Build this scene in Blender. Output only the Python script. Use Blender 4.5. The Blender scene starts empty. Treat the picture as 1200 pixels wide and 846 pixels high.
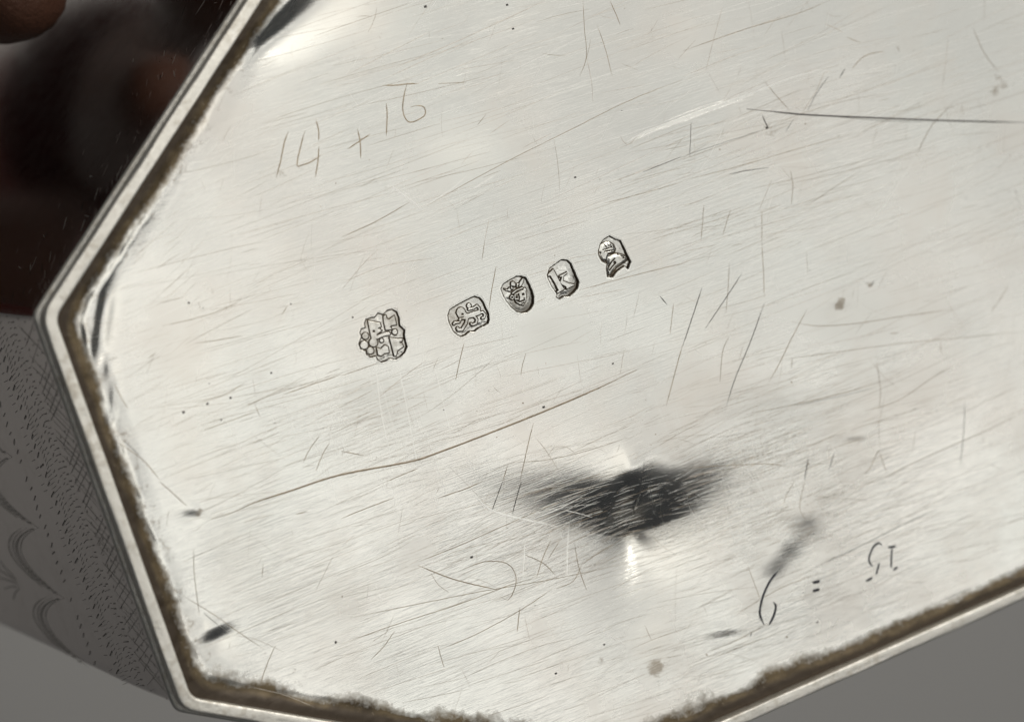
import bpy, math, random
import numpy as np
from mathutils import Matrix, Vector

S = bpy.context.scene
rnd = random.Random(7)
U = 1e-4                       # one working unit = 0.1 mm

# ------------------------------------------------------------------ camera
F = 3000.0                     # focal length expressed in 1/1200 of the picture width
n_c = Vector((1350.0, -140.0, 3000.0)).normalized()     # base plate normal seen from the camera
ex = (Vector((1, 0, 0)) - n_c * n_c.x).normalized()
ey = n_c.cross(ex)
R = Matrix((ex, ey, n_c))      # camera -> world
DIST = 3000.0
cam_pos = (R @ Vector((0, 0, DIST)))                     # in working units
cd = bpy.data.cameras.new('camera')
cam = bpy.data.objects.new('camera', cd)
S.collection.objects.link(cam)
cam.matrix_world = Matrix.Translation(cam_pos * U) @ R.to_4x4()
cd.sensor_width = 36.0
cd.lens = F / 1200 * 36.0
cd.clip_start = 0.01
cd.clip_end = 20.0
cd.dof.use_dof = True
cd.dof.focus_distance = DIST * U * 1.0
cd.dof.aperture_fstop = 19.0
S.camera = cam
S.render.resolution_x = 1024
S.render.resolution_y = 721

# ------------------------------------------------------------------ world, lamps, exposure
w = bpy.data.worlds.new('World'); S.world = w; w.use_nodes = True
w.node_tree.nodes['Background'].inputs[0].default_value = (0.9, 0.95, 1.0, 1)
w.node_tree.nodes['Background'].inputs[1].default_value = 0.03

def area(name, loc, target, sx, sy, radiance, col):
    l = bpy.data.lights.new(name, 'AREA'); l.shape = 'RECTANGLE'
    l.size = sx; l.size_y = sy; l.color = col
    l.energy = radiance * math.pi * sx * sy
    o = bpy.data.objects.new(name, l); S.collection.objects.link(o)
    d = (Vector(target) - Vector(loc)).normalized()
    o.matrix_world = Matrix.Translation(loc) @ d.to_track_quat('-Z', 'Y').to_matrix().to_4x4()
    return o
def panel(name, x0, x1, y0, y1, rad, colr):
    cx, cy = (x0 + x1) / 2, (y0 + y1) / 2
    area(name, (cx, cy, 0.62), (cx, cy, 0.0), x1 - x0, y1 - y0, rad, colr)
# wide overhead softbox; two strips added to brighten the plate's left and near parts
panel('overhead_softbox', 0.14, 0.95, -0.04, 0.96, 0.575, (1.0, 0.988, 0.94))
panel('left_fill_strip', -0.14, 0.14, -0.19, 0.96, 1.14, (1.0, 0.978, 0.905))
panel('near_fill_strip', 0.14, 0.95, -0.19, -0.04, 1.24, (1.0, 0.985, 0.93))
area('key_softbox', (0.34, 0.53, 0.60), (0.0, 0.0, 0.0), 0.24, 0.24, 12.0, (1.0, 0.955, 0.86))
S.view_settings.view_transform = 'Standard'
S.view_settings.look = 'None'
S.view_settings.exposure = 0.0
S.view_settings.gamma = 1.0
S.cycles.max_bounces = 6

# ------------------------------------------------------------------ helpers
Rn = np.array(R)
CP = np.array(cam_pos)
def P(px, py, z=0.0):
    """point of the plane at height z that the photograph shows at (px, py)"""
    px = np.asarray(px, float); py = np.asarray(py, float)
    d = np.stack([px - 600.0, 423.0 - py, np.full_like(px, -F)], -1) @ Rn.T
    t = (z - CP[2]) / d[..., 2]
    p = CP + d * t[..., None]
    return p[..., 0], p[..., 1]
def pts(l, z=0.0):
    a = np.array(l, float); x, y = P(a[:, 0], a[:, 1], z)
    return np.stack([x, y], -1)
def unP(x, y, z=0.0):
    """plane -> picture, used to lay traced marks out on the metal"""
    q = (np.stack([x, y, np.broadcast_to(z, np.shape(x))], -1) - CP) @ Rn
    return 600 + F * q[..., 0] / -q[..., 2], 423 - F * q[..., 1] / -q[..., 2]

def smooth(a, b, x):
    t = np.clip((x - a) / (b - a), 0, 1); return t * t * (3 - 2 * t)
_tabs = {}
def vnoise(x, y, seed=0):
    if seed not in _tabs: _tabs[seed] = np.random.RandomState(seed).rand(256, 256)
    T = _tabs[seed]
    xi = np.floor(x).astype(int); yi = np.floor(y).astype(int)
    fx = x - xi; fy = y - yi
    fx = fx * fx * (3 - 2 * fx); fy = fy * fy * (3 - 2 * fy)
    g = lambda i, j: T[(xi + i) % 256, (yi + j) % 256]
    return ((g(0, 0) * (1 - fx) + g(1, 0) * fx) * (1 - fy) + (g(0, 1) * (1 - fx) + g(1, 1) * fx) * fy) * 2 - 1
def fbm(x, y, s, seed=0, o=4):
    r = 0; a = 1.0
    for k in range(o):
        r = r + a * vnoise(x / s * 2 ** k + 13.7 * k, y / s * 2 ** k + 5.1 * k, seed + k); a *= 0.5
    return r / 1.9

col = S.collection
def mesh_obj(name, verts, faces, mat, parent=None, smooth_shade=True, attrs=None, mats=None, midx=None):
    me = bpy.data.meshes.new(name)
    verts = np.asarray(verts, np.float32) * U
    if isinstance(faces, np.ndarray) and faces.shape[1] == 4:
        me.vertices.add(len(verts)); me.vertices.foreach_set('co', verts.ravel())
        me.loops.add(faces.size); me.loops.foreach_set('vertex_index', faces.ravel().astype(np.int32))
        me.polygons.add(len(faces))
        me.polygons.foreach_set('loop_start', np.arange(0, faces.size, 4, dtype=np.int32))
    else:
        me.from_pydata(verts.tolist(), [], [list(map(int, f)) for f in faces])
    me.update(calc_edges=True)
    me.polygons.foreach_set('use_smooth', np.full(len(me.polygons), smooth_shade))
    if attrs:
        for k, v in attrs.items():
            a = me.attributes.new(k, 'FLOAT', 'POINT'); a.data.foreach_set('value', np.asarray(v, np.float32))
    for m in (mats or [mat]): me.materials.append(m)
    if midx is not None: me.polygons.foreach_set('material_index', np.asarray(midx, np.int32))
    me.validate()
    o = bpy.data.objects.new(name, me); col.objects.link(o)
    if parent: o.parent = parent
    return o

# ------------------------------------------------------------------ materials
class NT:
    def __init__(s, name):
        s.m = bpy.data.materials.new(name); s.m.use_nodes = True
        s.t = s.m.node_tree; s.b = s.t.nodes['Principled BSDF']
    def n(s, typ, **kw):
        o = s.t.nodes.new(typ)
        for k, v in kw.items():
            if hasattr(o, k) and not k.startswith('i_'): setattr(o, k, v)
        return o
    def l(s, a, b): s.t.links.new(a, b)
    def math(s, op, a, b=None, clamp=False):
        o = s.n('ShaderNodeMath', operation=op, use_clamp=clamp)
        for i, v in enumerate((a, b)):
            if v is None: continue
            if isinstance(v, (int, float)): o.inputs[i].default_value = v
            else: s.l(v, o.inputs[i])
        return o.outputs[0]
    def noise(s, vec, scale, detail=4, rough=0.5):
        o = s.n('ShaderNodeTexNoise'); s.l(vec, o.inputs['Vector'])
        o.inputs['Scale'].default_value = scale; o.inputs['Detail'].default_value = detail
        o.inputs['Roughness'].default_value = rough
        return o.outputs['Fac']
    def ramp(s, fac, a, b, lo=0.0, hi=1.0):
        o = s.n('ShaderNodeMapRange'); o.inputs[1].default_value = a; o.inputs[2].default_value = b
        o.inputs[3].default_value = lo; o.inputs[4].default_value = hi
        s.l(fac, o.inputs[0]); return o.outputs[0]
    def mix(s, fac, a, b):
        o = s.n('ShaderNodeMix'); o.data_type = 'RGBA'
        for i, v in ((0, fac), (6, a), (7, b)):
            if isinstance(v, (int, float)): o.inputs[i].default_value = v
            elif isinstance(v, tuple): o.inputs[i].default_value = v + (1,)
            else: s.l(v, o.inputs[i])
        return o.outputs[2]
    def mapping(s, vec, rot, sc):
        o = s.n('ShaderNodeMapping'); s.l(vec, o.inputs[0])
        o.inputs['Rotation'].default_value = (0, 0, rot); o.inputs['Scale'].default_value = sc
        return o.outputs[0]
    def attr(s, name):
        o = s.n('ShaderNodeAttribute'); o.attribute_name = name; return o.outputs['Fac']

def silver_plate():
    k = NT('satin_silver_with_tarnish')
    c = k.n('ShaderNodeTexCoord').outputs['Object']
    # brushed polishing lines, rising to the right
    m1 = k.mapping(c, math.radians(-17), (1, 1, 1))
    ma = k.mapping(m1, 0, (75, 7200, 1)); mb = k.mapping(m1, math.radians(-4), (260, 10500, 1))
    mc = k.mapping(c, math.radians(-100), (260, 6500, 1))
    na = k.noise(ma, 1, 3, .6); nb = k.noise(mb, 1, 2, .6); nc = k.noise(mc, 1, 2, .6)
    wear = k.attr('wear')
    blot = k.noise(c, 60, 4, .6); blot2 = k.noise(c, 25, 3, .6)
    fine = k.noise(c, 2600, 3, .7)
    # sparse hairline mask
    ha = k.ramp(na, .62, .72); hb = k.ramp(nb, .60, .74)
    # bump
    h = k.math('ADD', k.math('MULTIPLY', na, .85), k.math('MULTIPLY', nb, .5))
    h = k.math('ADD', h, k.math('MULTIPLY', nc, k.ramp(blot, .45, .65, .10, .22)))
    h = k.math('MULTIPLY', h, k.math('ADD', wear, .14))
    h = k.math('ADD', h, k.math('MULTIPLY', fine, .08))
    bp = k.n('ShaderNodeBump'); bp.inputs['Strength'].default_value = 1.0
    bp.inputs['Distance'].default_value = 3.2e-5
    k.l(h, bp.inputs['Height']); k.l(bp.outputs[0], k.b.inputs['Normal'])
    # colour: clean silver, warm and cool tarnish film, dirt in the hairlines
    base = k.mix(k.ramp(blot2, .35, .68), (.835, .84, .805), (.865, .845, .805))
    base = k.mix(k.math('MULTIPLY', k.ramp(blot, .48, .72), .5), base, (.79, .73, .665))
    base = k.mix(k.math('MULTIPLY', ha, .20), base, (.42, .36, .31))
    st = k.attr('stain')
    sb = k.ramp(k.math('ADD', st, k.math('MULTIPLY', k.math('SUBTRACT', k.noise(c, 900, 4, .7), .5), 1.5)), .45, .8)
    sb = k.math('MULTIPLY', sb, k.ramp(st, .02, .2))
    base = k.mix(k.math('MULTIPLY', sb, .7), base, (.27, .21, .145))
    gr = k.attr('grime')
    gn = k.noise(c, 1500, 5, .7); gn2 = k.noise(c, 350, 4, .6)
    g = k.math('ADD', gr, k.math('MULTIPLY', k.math('SUBTRACT', gn, .5), .9))
    g = k.math('ADD', g, k.math('MULTIPLY', k.math('SUBTRACT', gn2, .5), .9))
    g = k.math('MULTIPLY', k.ramp(g, .30, .92), k.ramp(gr, .02, .15))
    gcol = k.mix(k.ramp(gn2, .35, .62), (.062, .043, .023), (.19, .142, .080))
    gcol = k.mix(k.ramp(gn, .60, .78), gcol, (.45, .38, .28))
    gcol = k.mix(k.ramp(gr, 1.05, 1.6), gcol, (.055, .038, .023))
    base = k.mix(g, base, gcol)
    k.l(base, k.b.inputs['Base Color'])
    k.l(k.ramp(g, 0, 1, 1, .35), k.b.inputs['Metallic'])
    r = k.math('ADD', k.ramp(blot, .3, .7, .20, .28), k.math('MULTIPLY', g, .22))
    r = k.math('ADD', r, k.math('MULTIPLY', wear, .03))
    mtt = k.math('MULTIPLY', k.attr('matte'), k.ramp(k.math('ADD', k.math('MULTIPLY', nb, .5), k.math('ADD', k.math('MULTIPLY', nc, .3), k.math('MULTIPLY', blot, .2))), .36, .62, .45, 1.25))
    r = k.math('ADD', r, k.math('MULTIPLY', mtt, .32))
    k.l(r, k.b.inputs['Roughness'])
    return k.m

def metal(name, colr, rough, scale=700, bump=1e-5, dark=None, darkamt=.5, streak=None):
    k = NT(name); c = k.n('ShaderNodeTexCoord').outputs['Object']
    v = k.mapping(c, streak[0], streak[1]) if streak else c
    n1 = k.noise(v, scale if not streak else 1, 4, .65); n2 = k.noise(c, 180, 4, .6)
    base = colr
    if dark:
        base = k.mix(k.math('MULTIPLY', k.ramp(k.math('ADD', k.math('MULTIPLY', n1, .5), k.math('MULTIPLY', n2, .5)), .5, .66), darkamt), colr, dark)
        k.l(base, k.b.inputs['Base Color'])
    else: k.b.inputs['Base Color'].default_value = colr + (1,)
    k.b.inputs['Metallic'].default_value = 1
    k.l(k.ramp(n1, .3, .7, rough * .85, rough * 1.2), k.b.inputs['Roughness'])
    bp = k.n('ShaderNodeBump'); bp.inputs['Distance'].default_value = bump
    k.l(n1, bp.inputs['Height']); k.l(bp.outputs[0], k.b.inputs['Normal'])
    return k.m
def simple(name, colr, rough, metallic=0.0, var=0.3, scale=1500):
    k = NT(name); c = k.n('ShaderNodeTexCoord').outputs['Object']
    n1 = k.noise(c, scale, 3, .6)
    dk = tuple(v * (1 - var) for v in colr); lt = tuple(min(1, v * (1 + var)) for v in colr)
    k.l(k.mix(k.ramp(n1, .3, .7), dk, lt), k.b.inputs['Base Color'])
    k.b.inputs['Roughness'].default_value = rough; k.b.inputs['Metallic'].default_value = metallic
    return k.m

M_plate = silver_plate()
M_rim = metal('worn_silver_rim', (.90, .875, .82), .52, 1100, 6e-5, (.50, .43, .33), .5)
M_wall = metal('polished_silver_wall', (.80, .745, .725), .11, 500, .3e-5, (.56, .51, .48), .4)
M_brown = simple('brown_scratch_dirt', (.34, .275, .20), .42, .8)
M_pale = simple('pale_brown_scratch_dirt', (.60, .545, .48), .36, .95)
M_tan = simple('tan_scratch_dirt', (.38, .31, .225), .42, .85)
M_dark = simple('dark_scratch_dirt', (.10, .095, .09), .4, .7)
M_ink = simple('blue_black_graver_cut', (.025, .025, .035), .35, .6)
M_burr = metal('bright_silver_burr', (.93, .92, .88), .30, 1500, 1e-5)
M_eng = simple('dark_engraved_cut', (.13, .108, .10), .45, .7)
M_seam = simple('brown_seam_dirt', (.045, .032, .022), .7, .2)

# ------------------------------------------------------------------ outline of the caddy (octagon, long box with cut corners)
ZR = 15.0                                          # top of the rim above the base plate
A = pts([(47, 370)], ZR)[0]; C_ = pts([(213, 832)], ZR)[0]
B1 = pts([(291, -4)], ZR)[0]
e1 = pts([(905, 834)], ZR)[0]; e2 = pts([(1200, 703)], ZR)[0]; c2 = pts([(290, 845)], ZR)[0]
def isect(p, d, q, e):
    M = np.array([[d[0], -e[0]], [d[1], -e[1]]]); s = np.linalg.solve(M, q - p); return p + d * s[0]
D_ = isect(C_, c2 - C_, e1, e2 - e1)
lcd = np.linalg.norm(D_ - C_)
B_ = A + (B1 - A) / np.linalg.norm(B1 - A) * lcd * 1.0
axis = (e2 - e1) / np.linalg.norm(e2 - e1)
L = 1150.0
E_ = D_ + axis * L
# the far end repeats the near end, turned round the middle of the box
mid = (B_ + D_) / 2 + axis * L / 2 
poly = [A, C_, D_, E_]
G_ = B_ + axis * L
far = axis * 0
cen = (D_ + G_) / 2
poly = np.array([A, C_, D_, 2 * cen - B_, 2 * cen - A, 2 * cen - C_, 2 * cen - D_, B_])
# counter-clockwise?
def area2(p): return np.sum(p[:, 0] * np.roll(p[:, 1], -1) - np.roll(p[:, 0], -1) * p[:, 1])
if area2(poly) < 0: poly = poly[::-1].copy()
NV = len(poly)
edge_d = np.roll(poly, -1, 0) - poly
edge_l = np.linalg.norm(edge_d, axis=1); edge_d = edge_d / edge_l[:, None]
edge_n = np.stack([edge_d[:, 1], -edge_d[:, 0]], -1)      # outward
print('poly', np.round(poly).tolist())
def inside_d(x, y):
    """distance inside the outline; second value: a smoothed one for rounded corners"""
    ds = np.stack([-( (x - poly[i, 0]) * edge_n[i, 0] + (y - poly[i, 1]) * edge_n[i, 1]) for i in range(NV)], 0)
    d = ds.min(0); kk = 9.0
    sd = -kk * np.log(np.sum(np.exp(-(ds - d) / kk), 0)) + d
    return d, sd, ds.argmin(0)
def ring(off, rad=14.0, n=5):
    """outline moved inward by off, corners rounded"""
    out = []
    for i in range(NV):
        p = i - 1; n0 = edge_n[p]; n1 = edge_n[i]
        f0, f1 = ((1.0 if (off >= -5 or edge_n[q][0] < -.6) else 5 / -off + .15 * (1 + 5 / off)) for q in (p, i))
        v = isect(poly[i] - n0 * off * f0, edge_d[p], poly[i] - n1 * off * f1, edge_d[i])
        r = rad
        a = v - edge_d[p] * r; b = v + edge_d[i] * r
        for k in range(n):
            t = k / (n - 1); out.append(a * (1 - t) ** 2 + v * 2 * t * (1 - t) + b * t * t)
    return np.array(out)
def subdiv(r, step=14.0):
    """same number of extra points per span for every ring (spans measured on ring 0)"""
    return r
RINGN = None
def make_ring(off, rad=14.0, z=0.0, wob=0.0, seed=3):
    global RINGN
    r = ring(off, rad)
    nxt = np.roll(r, -1, 0)
    if RINGN is None:
        RINGN = [max(1, int(np.linalg.norm(b - a) / 9.0)) for a, b in zip(r, nxt)]
    o = []
    for a, b, n in zip(r, nxt, RINGN):
        for k in range(n): o.append(a + (b - a) * k / n)
    o = np.array(o)
    s = np.arange(len(o))
    zz = np.full(len(o), float(z))
    if wob:
        zz = zz + wob * vnoise(s / 3.1, s * 0 + off, seed)
        c = o.mean(0); d = (o - c) / np.linalg.norm(o - c, axis=1)[:, None]
        o = o + d * (wob * vnoise(s / 4.3, s * 0 + off + 40, seed + 1))[:, None]
    return np.column_stack([o, zz])
def sweep(rings, closed_profile=False):
    n = len(rings[0]); V = np.concatenate(rings); Fc = []
    K = len(rings); a = np.arange(n); b = (a + 1) % n
    for k in range(K if closed_profile else K - 1):
        k2 = (k + 1) % K
        Fc.append(np.stack([k * n + a, k * n + b, k2 * n + b, k2 * n + a], -1))
    return V, np.concatenate(Fc)

# ------------------------------------------------------------------ thing: the caddy
caddy = bpy.data.objects.new('silver_caddy', None); col.objects.link(caddy)
caddy['label'] = 'upturned silver box with cut corners, scratched base bearing five hallmarks'
caddy['category'] = 'silver box'

# ---- height of the base plate, with its dents
# (px, py, direction in picture degrees of the downhill side, slope, radius along, radius across)
DENTS = [
    (738, 566, -80, .26, 20, 9), (752, 604, -80, .30, 20, 10),
    # px, py, downhill direction, slope, radius along it, radius across it
    (940, 618, -95, .21, 22, 17), (926, 648, -80, .26, 16, 13),
    (912, 668, -75, .22, 14, 11),
    (848, 743, -80, .20, 6, 14),
    (252, 742, -60, .34, 9, 13),
    (262, 797, -75, .20, 12, 24),
    (985, 357, -90, .12, 7, 12),
    (1002, 514, -90, .14, 5, 11),
    (224, 601, -90, .17, 6, 8),
    (345, 8, -50, .46, 22, 52),
    (312, 40, -52, .24, 11, 30),
    (118, 352, -8, .40, 8, 20), (112, 395, -8, .42, 8, 22), (124, 432, -8, .30, 6, 10), (128, 470, -8, .26, 6, 16), (128, 490, -8, .34, 5, 8),
    (135, 520, -8, .24, 6, 22), (205, 705, -10, .1, 8, 20),
    (650, 395, 90, .020, 24, 50),
    (540, 175, 80, .026, 22, 70),
    (430, 520, 90, .028, 40, 80),
    (790, 780, 85, .04, 20, 70),
    (1050, 420, 90, .015, 60, 120),
    (880, 530, 95, .035, 34, 80),
]
def plate_height(x, y):
    px, py = unP(x, y)
    d, sd, ei = inside_d(x, y)
    h = 5.5 * fbm(x, y, 420, 11, 3) * .35 + 2.0 * fbm(x, y, 150, 17, 2)
    for (cx, cy, a, s, ra, rc) in DENTS:
        a = math.radians(a); ux, uy = math.cos(a), -math.sin(a)
        u = (px - cx) * ux + (py - cy) * uy; v = -(px - cx) * uy + (py - cy) * ux
        h = h - s * u * np.exp(-(u * u) / (2 * ra * ra) - (v * v) / (2 * rc * rc))
    # the plate turns up towards the rim
    left = smooth(520, 120, px)                       # stronger at the near end
    t = np.clip((120 - sd) / 120, 0, 1)
    h = h + t ** 3 * (2.0 + 5.0 * left)
    h = h + 2.4 * left * smooth(60, 38, sd) * np.clip(.8 + .5 * vnoise(x / 60, y / 60, 35) + .12 * vnoise(x / 12, y / 12, 36), 0, 1.6)
    # solder seam with a wavy lip
    lipd = 41 + 2.2 * vnoise(x / 34, y / 34, 31) + 1.2 * vnoise(x / 11, y / 11, 32)
    h = h + .7 * np.exp(-((sd - lipd) / 3.4) ** 2) * np.clip(.6 + .9 * vnoise(x / 26, y / 26, 33), 0, 1) * (0.35 + .65 * left)
    h = h - 1.5 * np.exp(-((sd - lipd + 9) / 5.0) ** 2) * (0.3 + .7 * left)
    seam = smooth(38, 22, sd); h = np.minimum(h, 8.0 + 0 * h)
    h = h + seam * (1.2 * fbm(x, y, 14, 41, 3) + 2.0)
    # the deepest dent: the metal dips to a sharp point, then slowly recovers
    u = px - 750; v = py - 634
    us = np.sqrt(u * u + 100 + (.75 * np.maximum(v, 0)) ** 2)
    sg = 79 + 7 * np.tanh(-u / 40); T = 48.0 * np.exp(-(us / sg) ** 1.15)
    vv = v + np.where(u < 0, .20 * np.sqrt(u * u + 30), .50 * np.sqrt(u * u + 30)) + 1.5 * vnoise(px / 30, py / 60, 91) * np.clip(np.abs(u) / 30, 0, 1)
    h0 = 60 + 38 * np.exp(-((u + 4 + .1 * v) / 34) ** 2)
    q = np.clip((vv + h0) / h0, 0, 1); ph = .45 * q * q * (3 - 2 * q) + .55 * q ** 1.8
    Wc = np.exp(-(u / 48) ** 2); ph = Wc * ph + (1 - Wc) / (1 + np.exp(-(vv + 32) / 17))
    h = h + T * (-ph + .25 * smooth(-230, -70, v) + .75 * smooth(-6, 300, v + .2 * (np.sqrt(u * u + 1200) - 34)))
    q = np.hypot((px - 765) / 9, (py - 629) / 7)
    h = h + 1.2 * np.exp(-q * q)
    return h

# ---- hallmarks
def seg_sdf(X, Y, L_, w):
    d = np.full(X.shape, 1e9)
    for (a, b) in zip(L_[:-1], L_[1:]):
        ax, ay = a; bx, by = b; dx, dy = bx - ax, by - ay
        t = np.clip(((X - ax) * dx + (Y - ay) * dy) / (dx * dx + dy * dy + 1e-9), 0, 1)
        d = np.minimum(d, np.hypot(X - ax - t * dx, Y - ay - t * dy))
    return d - w
def poly_sdf(X, Y, pl):
    d = seg_sdf(X, Y, list(pl) + [pl[0]], 0); ins = np.zeros(X.shape, bool)
    for (ax, ay), (bx, by) in zip(pl, list(pl[1:]) + [pl[0]]):
        c = ((ay > Y) != (by > Y)) & (X < (bx - ax) * (Y - ay) / (by - ay + 1e-12) + ax); ins ^= c
    return np.where(ins, -d, d)
def circ(X, Y, x, y, r): return np.hypot(X - x, Y - y) - r
MARKS = [
 dict(label='lobed maker\'s mark punched in the base', o=(400, 340), s=8.46, depth=2.2, pool=.12,
  out=[(360,225),(410,240),(450,200),(500,187),(550,215),(575,280),(580,350),(630,395),(625,450),(640,510),(655,560),(630,620),(590,660),(540,690),(480,680),(440,705),(400,718),(355,690),(340,655),(290,670),(250,640),(240,605),(190,585),(170,530),(185,490),(195,460),(180,420),(195,385),(235,370),(225,330),(240,290),(290,270),(330,265)],
  up=[('p',[(262,302),(385,325),(395,362),(372,380),(405,400),(352,440),(345,495),(300,490),(280,400)]),
      ('p',[(415,262),(440,245),(450,280),(470,292),(525,252),(548,345),(492,352),(500,392),(438,398),(420,320)]),
      ('c',400,500,20),('c',530,415,27),
      ('p',[(475,470),(560,482),(612,480),(600,525),(622,560),(562,600),(545,655),(525,655),(500,560)]),
      ('p',[(350,572),(390,582),(430,545),(465,560),(475,622),(430,628),(395,655),(362,642)]),
      ('c',238,455,32),('c',226,545,40),('c',288,600,34),('c',318,520,42),('s',[(350,470),(420,440),(470,432)],17)],
  dn=[('c',322,408,12),('s',[(372,380),(405,368)],7),('s',[(455,275),(470,262)],8),('s',[(490,365),(520,355)],7),('s',[(585,520),(615,512)],7),('s',[(560,610),(585,590)],6)]),
 dict(label='walking lion mark punched in the base', o=(510, 330), s=10.575, depth=3.4, pool=.32,
  out=[(490,180),(560,200),(600,250),(640,340),(670,400),(675,470),(660,520),(600,555),(540,580),(490,620),(430,620),(380,665),(330,685),(280,665),(220,610),(170,500),(155,420),(175,350),(250,300),(400,220)],
  up=[('c',322,378,55),('p',[(262,385),(300,330),(370,370),(400,395),(390,470),(340,470),(290,440)]),
      ('s',[(385,440),(450,415),(545,385)],30),('s',[(400,450),(385,520),(335,598),(290,600),(282,578)],17),
      ('s',[(320,455),(300,500),(245,510),(235,525)],15),('s',[(545,385),(600,382),(625,410),(608,450),(590,455)],14),
      ('s',[(455,435),(490,430),(522,470),(510,520),(470,535),(452,525)],14),
      ('s',[(545,380),(556,335),(525,300),(480,330),(420,345)],13),('c',422,300,28)],
  dn=[('c',342,405,13),('s',[(315,450),(350,440)],5),('s',[(485,455),(490,475)],7),('s',[(255,490),(300,492)],6)]),
 dict(label='crowned leopard head mark in a shield punched in the base', o=(575, 310), s=13.015, depth=5.0, pool=.5,
  out=[(160,370),(190,300),(300,230),(390,180),(450,175),(540,195),(590,290),(640,400),(665,500),(660,600),(620,680),(560,730),(480,742),(400,720),(320,650),(240,550),(190,460)],
  up=[('s',[(340,440),(400,395),(490,358)],13),
      ('p',[(210,368),(262,384),(290,352),(326,395),(300,412),(250,398)]),
      ('p',[(312,372),(315,272),(350,258),(388,290),(380,340),(350,330),(345,385)]),
      ('p',[(402,350),(400,292),(440,290),(455,258),(492,212),(518,215),(502,280),(472,335)]),
      ('p',[(365,455),(420,420),(480,390),(540,392),(556,470),(546,560),(512,622),(460,612),(400,582),(370,522)]),
      ('c',335,502,34),('c',528,385,28)],
  dn=[('c',335,502,14),('c',404,500,17),('c',503,455,17),('s',[(430,450),(445,500),(440,548)],7),('s',[(405,545),(450,570),(520,545)],9),
      ('s',[(480,598),(520,582)],7),('s',[(330,330),(345,345)],7),('s',[(430,330),(440,305)],7),('c',412,410,9),('c',520,520,9),('s',[(395,470),(425,470)],6)]),
 dict(label='date letter k mark punched in the base', o=(630, 295), s=14.1, depth=5.4, pool=.40,
  out=[(160,380),(200,270),(300,200),(400,130),(500,140),(560,200),(610,310),(660,430),(690,500),(670,600),(600,680),(530,740),(440,740),(370,790),(310,750),(320,690),(230,560),(180,450)],
  up=[('p',[(165,385),(262,285),(300,345),(395,530),(455,622),(335,695),(312,668),(350,640),(290,520),(215,400),(185,412)]),
      ('p',[(368,400),(490,338),(498,360),(442,402),(432,480),(520,518),(622,540),(626,558),(572,580),(490,624),(476,582),(400,542),(376,505),(408,420),(372,424)])],
  dn=[]),
 dict(label='profile head mark facing left punched in the base', o=(690, 270), s=14.1, depth=4.2, pool=.2,
  out=[(165,420),(160,330),(190,230),(240,150),(345,88),(440,140),(530,165),(590,290),(650,420),(700,520),(650,640),(600,590),(470,680),(395,780),(310,770),(290,640),(300,560),(220,510)],
  up=[('d',[(165,430),(165,330),(200,240),(270,195),(350,195),(420,240),(450,310),(430,360),(380,400),(330,440),(320,500),(290,525),(222,510)],4.0),
      ('d',[(320,450),(400,400),(480,380),(560,400),(640,430),(650,490),(560,560),(480,610),(400,700),(370,770),(312,762),(298,640),(315,570)],3.6)],
  dn=[('s',[(235,325),(290,310),(340,290),(390,270)],7),('s',[(270,350),(330,340),(400,330)],9),('s',[(330,390),(400,385),(445,350)],16),
      ('c',195,370,14),('s',[(210,480),(240,500)],7),('c',290,500,15),('s',[(330,600),(380,520),(430,470)],9),('s',[(345,660),(400,590),(450,540)],8),
      ('c',432,530,20),('c',490,390,16),('s',[(550,420),(600,440)],8),('s',[(570,460),(620,460)],7),('s',[(420,700),(500,620),(600,570)],14),('s',[(300,740),(380,740)],7),
      ('s',[(260,230),(300,280)],5),('s',[(310,215),(345,265)],5),('s',[(360,225),(390,290)],6)]),
]
def shape_sdf(X, Y, sh):
    if sh[0] == 'p' or sh[0] == 'd': return poly_sdf(X, Y, sh[1])
    if sh[0] == 'c': return circ(X, Y, *sh[1:])
    return seg_sdf(X, Y, sh[1], sh[2])
def mark_height(m, px, py):
    """height and dirt of a punched mark, px/py picture coordinates"""
    s = m['s']; X = (px - m['o'][0]) * s; Y = (py - m['o'][1]) * s
    so = poly_sdf(X, Y, m['out']) / s                    # in px, negative inside
    so = so + .25 * vnoise(px / 2.2, py / 2.2, 51)
    dep = m['depth']
    pocket = smooth(.5, -1.1, so)
    # the punch went in deeper at its lower right
    ox = np.mean([q[0] for q in m['out']]); oy = np.mean([q[1] for q in m['out']])
    tilt = 1 + .45 * ((X - ox) + .8 * (Y - oy)) / (s * 28)
    floor = -.62 * dep * np.clip(tilt, .45, 1.6) * (1 - .22 * smooth(-1.5, -7, so))
    floor = floor + .22 * fbm(px, py, 3.0, 61, 3)
    up = np.zeros_like(px); un = np.full(px.shape, 99.0)
    for sh in m['up']:
        sd = shape_sdf(X, Y, sh) / s
        un = np.minimum(un, sd)
        if sh[0] == 'd': up = np.maximum(up, smooth(.3, -sh[2], sd) * .85 + smooth(.3, -.6, sd) * .25)
        else: up = np.maximum(up, smooth(.42, -.5, sd))
    dn = np.zeros_like(px)
    for sh in m['dn']:
        sd = shape_sdf(X, Y, sh) / s
        dn = np.maximum(dn, smooth(.35, -.45, sd))
    up = np.clip(up * (1 - .75 * dn), 0, 1.1)
    inner = floor * (1 - up * .80)
    h = pocket * inner + .15 * np.exp(-((so - .9) / .9) ** 2)
    rim_ = np.exp(-((un - .55) / .62) ** 2) + dn * smooth(.2, -.4, un)
    pool = m['pool'] * smooth(.0, 1.6, un) * (.75 + .6 * np.clip(tilt - .6, 0, 1))
    g = np.maximum(np.maximum(1.7 * np.clip(rim_, 0, 1), pool * 1.0), 1.6 * np.exp(-((so + .7) / .75) ** 2) * np.clip(tilt, .3, 1.3))
    return h, so, up, g
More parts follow.
